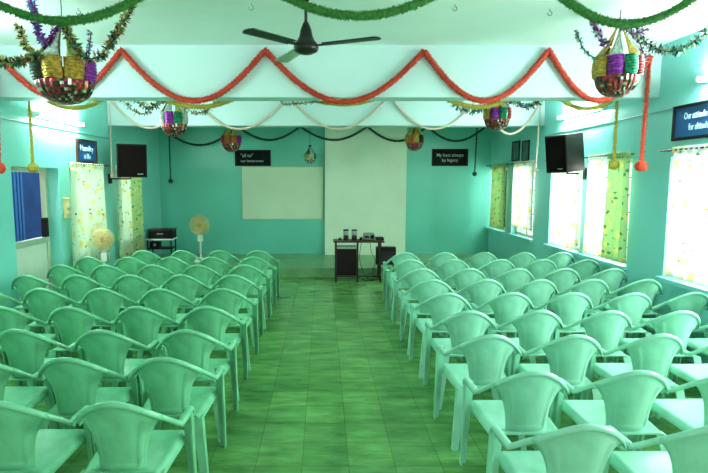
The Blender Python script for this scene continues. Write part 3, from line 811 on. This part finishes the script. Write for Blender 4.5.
# ------------------------------------------------------------------ curtains
def curtain(label, x, y0, y1, z0, z1, m, waves=7, amp=0.03, flare=0.0, seed=0):
    rnd = random.Random(seed); ph = rnd.uniform(0, 6)
    k_ = 1 - 0.085 / abs(x); y0 *= k_; y1 *= k_; yc = (y0 + y1) / 2
    t = thing('curtain', label, 'curtain', (x, yc, z0), 0, 'window curtains')
    bm = B()
    def fn(u, v):
        k = (2 * u - 1); hw = (y1 - y0) / 2 * (1 + flare * (v - 0.5))
        d = amp * math.sin(u * waves * 2 * PI + ph + 0.6 * math.sin(v * 4)) * (0.55 + 0.45 * v)
        return Vector((d, k * hw, (z1 - z0) * (1 - v))), Vector((1, 0, 0))
    add_sheet(bm, fn, max(30, waves * 10), 20, 0.002)
    obj('cloth', bm, m, t)
    bm = B()
    def hd(u, v):
        d = amp * 0.7 * math.sin(u * waves * 4 * PI + ph); return Vector((d, (2 * u - 1) * (y1 - y0) / 2 * (1 - flare * 0.5) * 1.01, (z1 - z0) - 0.01 + 0.07 * v)), Vector((1, 0, 0))
    add_sheet(bm, hd, 60, 3, 0.003); obj('heading', bm, m, t)
def rod(label, x, y0, y1, z, sgn):
    t = thing('curtain_rod', label, 'curtain rod', (x, (y0 + y1) / 2, z), 0, 'curtain rods'); h = (y1 - y0) / 2
    bm = B(); add_tube(bm, [(0, -h, 0), (0, h, 0)], 0.009, 8); obj('rail', bm, M_rod, t)
    for e in (-h + 0.03, h - 0.03):
        bm = B(); add_tube(bm, [(0, e, 0), (sgn * 0.085, e, 0)], 0.008, 6); obj('bracket', bm, M_rod, t)
ZR = 2.11
cxr = XR - 0.085; cxl = XL + 0.085
curtain('sheer white floral curtain over the nearest window, at the right photo edge', cxr, RW[0][0] + 0.02, RW[0][1] - 0.02, 0.83, ZR, M_curtS, 8, 0.025, seed=1)
y0, y1 = RW[1]
curtain('sheer white floral curtain half beside the green leafy curtain', cxr, (y0 + y1) / 2 + 0.06, y1 - 0.02, 0.83, ZR, M_curtS, 4, 0.022, seed=2)
curtain('green leafy curtain half at the near side of the window under the yellow tail', cxr, y0 + 0.07, (y0 + y1) / 2 + 0.04, 0.83, ZR, M_curtG, 4, 0.03, 0.12, seed=3)
y0, y1 = RW[2]
curtain('sheer white curtain over the window below the right loudspeaker', cxr, y0 + 0.02, y1 - 0.02, 0.83, ZR, M_curtS, 7, 0.022, seed=4)
y0, y1 = RW[3]
curtain('narrow sheer curtain on the window below the two framed pictures', cxr, y0 + 0.03, y1 - 0.03, 0.95, ZR, M_curtS, 6, 0.022, seed=5)
y0, y1 = RW[4]
curtain('green leafy curtain on the window closest to the far wall', cxr, y0 + 0.05, y1 - 0.15, 0.83, ZR, M_curtG, 4, 0.03, seed=6)
y0, y1 = LW[0]
curtain('white floral curtain on the left wall under the blue sign', cxl, y0 - 0.02, y1 + 0.02, 0.55, 2.02, M_curt, 7, 0.03, 0.10, seed=7)
y0, y1 = LW[1]; ym = (y0 + y1) / 2
curtain('white floral curtain half below the left loudspeaker', cxl, y0, ym, 0.45, 2.02, M_curt, 4, 0.03, seed=8)
curtain('green floral curtain half right of the left loudspeaker', cxl, ym + 0.01, y1, 0.45, 2.02, M_curtG, 4, 0.03, seed=9)
RL = ['above the nearest right window', 'above the window with the green leafy half', 'above the window below the right loudspeaker', 'above the window below the framed pictures', 'above the right window closest to the far wall']
for (y0, y1), w in zip(RW, RL): rod('thin dark curtain rod ' + w, cxr, y0 - 0.05, y1 + 0.05, ZR + 0.03, 1)
rod('thin dark curtain rod above the left floral curtain', cxl, LW[0][0] - 0.06, LW[0][1] + 0.06, 2.06, -1)
rod('thin dark curtain rod behind the left loudspeaker', cxl, LW[1][0] - 0.06, LW[1][1] + 0.06, 2.06, -1)

# switch board on the left wall
p = at_x(65, 208, XL)
t = thing('switch_board', 'yellowed switch board on the left wall between door and curtain', 'switch board', (XL, p.y, p.z))
boxobj('box', M_yel, t, 0, 0.05, -0.06, 0.06, -0.14, 0.14, bevel=0.006)
for k in range(4): boxobj('switch', M_white, t, 0.05, 0.062, -0.04 + (k % 2) * 0.045, -0.015 + (k % 2) * 0.045, -0.08 + (k // 2) * 0.09, -0.03 + (k // 2) * 0.09)

# ------------------------------------------------------------------ pedestal fans
def ped_fan(label, x, y, z0, zh, R, rz, guard_m):
    t = thing('pedestal_fan', label, 'fan', (x, y, z0), rz, 'pedestal fans')
    h = zh - z0
    bm = B(); add_lathe(bm, [(0.20, 0), (0.20, 0.018), (0.16, 0.035), (0.05, 0.055), (0.03, 0.08)], 24); obj('base', bm, M_white, t)
    bm = B(); add_tube(bm, [(0, 0.0, 0.06), (0, 0.0, h - 0.10)], [0.02, 0.017], 12); obj('pole', bm, M_white, t)
    boxobj('control_box', M_white, t, -0.045, 0.045, -0.05, 0.04, h - 0.34, h - 0.20, bevel=0.012)
    Rm = Matrix.Translation((0, 0, h)) @ Matrix.Rotation(PI / 2, 4, 'X')
    bm = B(); add_lathe(bm, [(0.02, -0.17), (0.055, -0.15), (0.065, -0.06), (0.05, -0.02)], 16, M=Rm); add_box(bm, -0.02, 0.02, 0.03, 0.09, h - 0.14, h - 0.03); obj('motor', bm, M_white, t)
    bm = B()
    for sgn in (-1, 1):
        for k in range(1, 8):
            r = R * k / 7; d = 0.02 + 0.05 * (1 - (k / 7) ** 3)
            ring = [Rm @ Vector((r * math.cos(a), r * math.sin(a), sgn * d + 0.03)) for a in [2 * PI * q / 36 for q in range(37)]]
            add_tube(bm, ring, 0.0045, 4, caps=False)
        for q in range(24):
            a = 2 * PI * q / 24
            add_tube(bm, [Rm @ Vector((R * k / 4 * math.cos(a), R * k / 4 * math.sin(a), 0.03 + sgn * (0.02 + 0.05 * (1 - (k / 4) ** 3)))) for k in range(1, 5)], 0.003, 4, caps=False)
    obj('guard', bm, guard_m, t)
    for q in range(3):
        bm = B(); Rb = Rm @ Matrix.Rotation(2 * PI * q / 3, 4, 'Z') @ Matrix.Rotation(0.35, 4, 'X')
        def fb(u, v):
            r = 0.04 + (R * 0.86 - 0.04) * u; w = 0.045 + 0.10 * math.sin(PI * min(1, 0.15 + 0.7 * u)) * R / 0.2
            return Rb @ Vector((r, (v - 0.5) * w * 1.2, 0.03)), Vector((0, -1, 0))
        add_sheet(bm, fb, 8, 4, 0.003); obj('blade', bm, M_yel, t)
    bm = B(); add_lathe(bm, [(0.005, 0.10), (0.035, 0.095), (0.045, 0.06), (0.045, 0.0)], 16, M=Rm); obj('hub', bm, mat('orange_hub', (0.65, 0.40, 0.12), 0.4, noise=0.1), t)
p = at_y(103, 239, 7.9)
ped_fan('cream pedestal fan in front of the left floral curtain', p.x, 7.9, 0, p.z, 0.155, math.radians(25), M_yel)
p = at_y(200, 225, 10.7)
ped_fan('cream pedestal fan standing on the stage against the bare green wall', p.x, 10.7, ZS, p.z, 0.20, math.radians(-6), M_yel)

# ------------------------------------------------------------------ corner table with black case
p = at_y(161.5, 238, 10.75); tz = p.z - ZS
ct = thing('side_table', 'small white table in the left corner of the stage', 'table', (p.x, 10.75, ZS))
boxobj('tabletop', M_white, ct, -0.28, 0.28, -0.2, 0.2, tz - 0.025, tz, bevel=0.005)
for sx in (-1, 1):
    for sy in (-1, 1):
        bm = B(); add_tube(bm, [(sx * 0.24, sy * 0.16, 0), (sx * 0.24, sy * 0.16, tz - 0.025)], 0.014, 8); obj('leg', bm, M_black, ct)
boxobj('shelf', M_black, ct, -0.25, 0.25, -0.17, 0.17, 0.26, 0.28)
bc = thing('equipment_case', 'black equipment case lying on the white corner table', 'case', (p.x + 0.02, 10.75, p.z))
boxobj('body', M_black, bc, -0.24, 0.25, -0.15, 0.15, 0.0, 0.16, bevel=0.012)
boxobj('lid', mat('case_lid', (0.03, 0.02, 0.02), 0.4, noise=0.2), bc, -0.25, 0.26, -0.16, 0.16, 0.16, 0.20, bevel=0.012)
boxobj('handle', M_grey, bc, -0.06, 0.06, -0.175, -0.15, 0.09, 0.11)
sb = thing('cassette_player', 'small dark player on the shelf under the corner table', 'player', (p.x - 0.12, 10.75, ZS + 0.28))
boxobj('body', M_black, sb, -0.10, 0.10, -0.08, 0.08, 0, 0.12, bevel=0.01)
bm = B(); add_lathe(bm, [(0.035, 0), (0.03, 0.01), (0.01, 0.012)], 14, M=Matrix.Translation((0, -0.08, 0.06)) @ Matrix.Rotation(PI / 2, 4, 'X')); obj('dial', bm, M_grey, sb)

# ------------------------------------------------------------------ front desk
YD = 9.28
a = at_y(333.5, 241, YD); b = at_y(384.5, 241, YD); dz = a.z; dw = b.x - a.x; dcx = (a.x + b.x) / 2
desk = thing('desk', 'narrow dark desk standing before the stage at the end of the aisle', 'desk', (dcx, YD, 0))
DD = 0.34
boxobj('desktop', M_wood, desk, -dw / 2, dw / 2, -0.02, DD, dz - 0.03, dz, bevel=0.004)
lx = [-dw / 2 + 0.045, dw / 2 - 0.07]
for x in lx:
    for y in (0.02, DD - 0.04): boxobj('leg', M_brown, desk, x - 0.016, x + 0.016, y - 0.016, y + 0.016, 0, dz - 0.03)
xm = at_y(357.5, 260, YD).x - dcx
boxobj('leg', M_brown, desk, xm - 0.016, xm + 0.016, 0.004, 0.036, 0, dz - 0.03)
boxobj('rail', M_brown, desk, lx[0], lx[1], 0.012, 0.028, 0.10, 0.125)
ped = boxobj('pedestal', mat('dark_pedestal', (0.014, 0.008, 0.007), 0.5, spec=0.2, noise=0.3), desk, lx[0] + 0.017, xm - 0.017, 0.03, DD - 0.03, 0.12, dz - 0.145, bevel=0.004)
boxobj('pedestal_top', M_grey, desk, lx[0] + 0.017, xm - 0.017, 0.02, DD - 0.03, dz - 0.145, dz - 0.11)
boxobj('pedestal_door', mat('brown_door', (0.016, 0.008, 0.007), 0.5, spec=0.2, noise=0.3), desk, lx[0] + 0.03, xm - 0.03, 0.022, 0.03, 0.14, dz - 0.17, bevel=0.003)

def on_desk(px): return at_y(px, 238, YD + 0.15).x
def canister(label, px):
    t = thing('canister', label, 'canister', (on_desk(px), YD + 0.15, dz), 0, 'pair of canisters on the desk')
    bm = B(); add_lathe(bm, [(0.045, 0), (0.050, 0.01), (0.046, 0.06), (0.046, 0.09)], 18); obj('body', bm, M_brown, t)
    bm = B(); add_lathe(bm, [(0.046, 0.09), (0.050, 0.10), (0.053, 0.165), (0.050, 0.17)], 18); obj('cup', bm, M_grey, t)
    bm = B(); add_lathe(bm, [(0.051, 0.170), (0.051, 0.185), (0.046, 0.192), (0.01, 0.193)], 18); obj('lid', bm, M_black, t)
canister('grey-topped dark canister on the desk, nearer the left end', 346)
canister('grey-topped dark canister on the desk, beside the projector side', 354.3)
t = thing('desk_bell', 'small dark round bell at the left end of the desk', 'bell', (on_desk(340), YD + 0.15, dz))
bm = B(); add_lathe(bm, [(0.035, 0), (0.035, 0.008), (0.032, 0.02), (0.02, 0.038), (0.006, 0.044)], 16); obj('dome', bm, M_wood, t)
bm = B(); add_lathe(bm, [(0.005, 0.044), (0.007, 0.052), (0.003, 0.056)], 8); obj('button', bm, M_grey, t)
t = thing('projector', 'grey projector on the right half of the desk', 'projector', (on_desk(369), YD + 0.16, dz))
bm = B(); add_box(bm, -0.11, 0.11, -0.10, 0.12, 0.015, 0.125)
for v in bm.verts:
    if v.co.z > 0.1: v.co.x *= 0.88; v.co.y *= 0.9
obj('body', bm, mat('projector_shell', (0.20, 0.28, 0.22), 0.4, noise=0.1), t, 0.02)
bm = B(); add_lathe(bm, [(0.036, 0), (0.036, 0.03), (0.028, 0.03), (0.024, 0.012), (0.002, 0.015)], 18, M=Matrix.Translation((0.05, -0.095, 0.07)) @ Matrix.Rotation(PI / 2, 4, 'X')); obj('lens', bm, M_black, t)
for sx in (-1, 1): boxobj('foot', M_black, t, sx * 0.08 - 0.012, sx * 0.08 + 0.012, -0.07, -0.045, 0, 0.02)
boxobj('vent', M_black, t, -0.085, -0.01, -0.103, -0.095, 0.05, 0.085)
t = thing('power_adapter', 'small black adapter between canister and projector', 'adapter', (on_desk(360.8), YD + 0.12, dz))
boxobj('body', M_black, t, -0.025, 0.025, -0.03, 0.04, 0, 0.055, bevel=0.008)
bm = B(); add_tube(bm, [(0, 0.03, 0.02), (0.03, 0.07, 0.012), (0.06, 0.10, 0.01)], 0.006, 6); obj('lead', bm, M_black, t)
t = thing('disc_player', 'flat black disc player at the right end of the desk', 'player', (on_desk(379.5), YD + 0.14, dz))
boxobj('body', M_black, t, -0.07, 0.07, -0.10, 0.10, 0.006, 0.055, bevel=0.006)
boxobj('tray', mat('player_tray', (0.05, 0.05, 0.045), 0.3, noise=0.1), t, -0.05, 0.03, -0.104, -0.10, 0.025, 0.04)
for sx in (-1, 1): boxobj('foot', M_black, t, sx * 0.05 - 0.01, sx * 0.05 + 0.01, -0.08, -0.06, 0, 0.008)
# cables under the desk
def cable(label, pts, r=0.005):
    P = [Vector(p) for p in pts]; out = []; Pp = [P[0]] + P + [P[-1]]
    for i in range(1, len(Pp) - 2):
        for k in range(8):
            s = k / 8
            out.append(0.5 * ((2 * Pp[i]) + (-Pp[i - 1] + Pp[i + 1]) * s + (2 * Pp[i - 1] - 5 * Pp[i] + 4 * Pp[i + 1] - Pp[i + 2]) * s * s + (-Pp[i - 1] + 3 * Pp[i] - 3 * Pp[i + 1] + Pp[i + 2]) * s ** 3))
    out.append(P[-1])
    bm = B(); add_tube(bm, out, r, 6); tag(obj('cable', bm, M_cord), label, 'cable', 'cables below the desk')
zd = dz - 0.03
cable('thin dark cable dropping from the desk beside its middle leg', [(0.72, 9.605, dz), (0.715, 9.632, zd), (0.68, 9.66, 0.42), (0.72, 9.62, 0.20), (0.80, 9.60, 0.05), (0.86, 9.60, 0.005)])
cable('dark cable looping from desk back to floor by the right leg', [(0.86, 9.605, dz), (0.865, 9.632, zd), (0.90, 9.68, 0.5), (0.97, 9.66, 0.34), (0.93, 9.62, 0.15), (0.99, 9.58, 0.005)])
cable('dark tangled cable coiled on the floor under the desk', [(0.72, 9.55, 0.006), (0.80, 9.45, 0.006), (0.93, 9.47, 0.006), (0.98, 9.60, 0.03), (0.88, 9.66, 0.10), (0.80, 9.58, 0.04), (0.88, 9.50, 0.012), (1.0, 9.55, 0.006)], 0.007)
# black amplifier on a stand
a = at_y(377, 248, 9.55); b = at_y(397, 248, 9.55)
am = thing('amplifier', 'black amplifier cabinet on a low stand right of the desk', 'amplifier', ((a.x + b.x) / 2, 9.735, 0)); aw = (b.x - a.x) / 2
boxobj('cabinet', M_black, am, -aw, aw, -0.08, 0.07, 0.26, a.z, bevel=0.01)
boxobj('grille', mat('amp_grille', (0.02, 0.016, 0.014), 0.7, noise=0.3, scale=60), am, -aw + 0.03, aw - 0.03, -0.086, -0.08, 0.29, a.z - 0.08)
for sx in (-1, 1):
    bm = B(); add_tube(bm, [(sx * (aw - 0.04), -0.07, 0.0), (sx * (aw - 0.04), 0.0, 0.26)], 0.012, 6); add_tube(bm, [(sx * (aw - 0.04), 0.06, 0.0), (sx * (aw - 0.04), 0.0, 0.26)], 0.012, 6)
    obj('stand_leg', bm, M_brown, am)

# ceiling hooks
for k, (px, py, lab) in enumerate(((78, 8, 'small metal ceiling hook left, above the big left lantern'), (251, 3, 'small metal ceiling hook left of the ceiling fan'), (455, 4, 'small metal ceiling hook right of the ceiling fan'), (550, 9, 'small metal ceiling hook left of the right green swag'))):
    d = ray(px, py); q = Vector((0, 0, H)) + d * ((ZC - H) / d.z)
    bm = B(); add_tube(bm, [(0, 0, 0), (0, 0, -0.02)] + [(0.018 * math.sin(a), 0, -0.038 + 0.018 * math.cos(a)) for a in [i * 0.5 for i in range(1, 11)]], 0.004, 6)
    o = tag(obj('ceiling_hook', bm, M_grey), lab, 'hook', 'ceiling hooks'); o.location = q

# ------------------------------------------------------------------ light
w = bpy.data.worlds.new('world'); SC.world = w; w.use_nodes = True
bg = w.node_tree.nodes['Background']; bg.inputs['Color'].default_value = (0.93, 1.0, 0.95, 1); bg.inputs['Strength'].default_value = 1.55
def area(name, loc, rot, sx, sy, power, col):
    l = bpy.data.lights.new(name, 'AREA'); l.shape = 'RECTANGLE'; l.size = sx; l.size_y = sy; l.energy = power; l.color = col
    o = bpy.data.objects.new(name, l); COL.objects.link(o); o.location = loc; o.rotation_euler = rot
    return o
for i, (a, b) in enumerate(RW + [(2.75, 4.1), (1.2, 2.5)]):
    area('daylight', (XR + 0.75, (a + b) / 2, 1.75), (0, math.radians(72), 0), 1.3, b - a, 170 if a < 4.2 else (75 if a < 8.8 else 40), (0.97, 1.0, 0.98))
for i, (a, b) in enumerate(LW):
    area('daylight', (XL - 0.6, (a + b) / 2, 1.7), (0, math.radians(-75), 0), 1.3, b - a, 30, (0.95, 1.0, 0.9))

SC.view_settings.view_transform = 'Standard'
SC.view_settings.look = 'None'
SC.view_settings.exposure = 0.0
SC.view_settings.gamma = 0.91
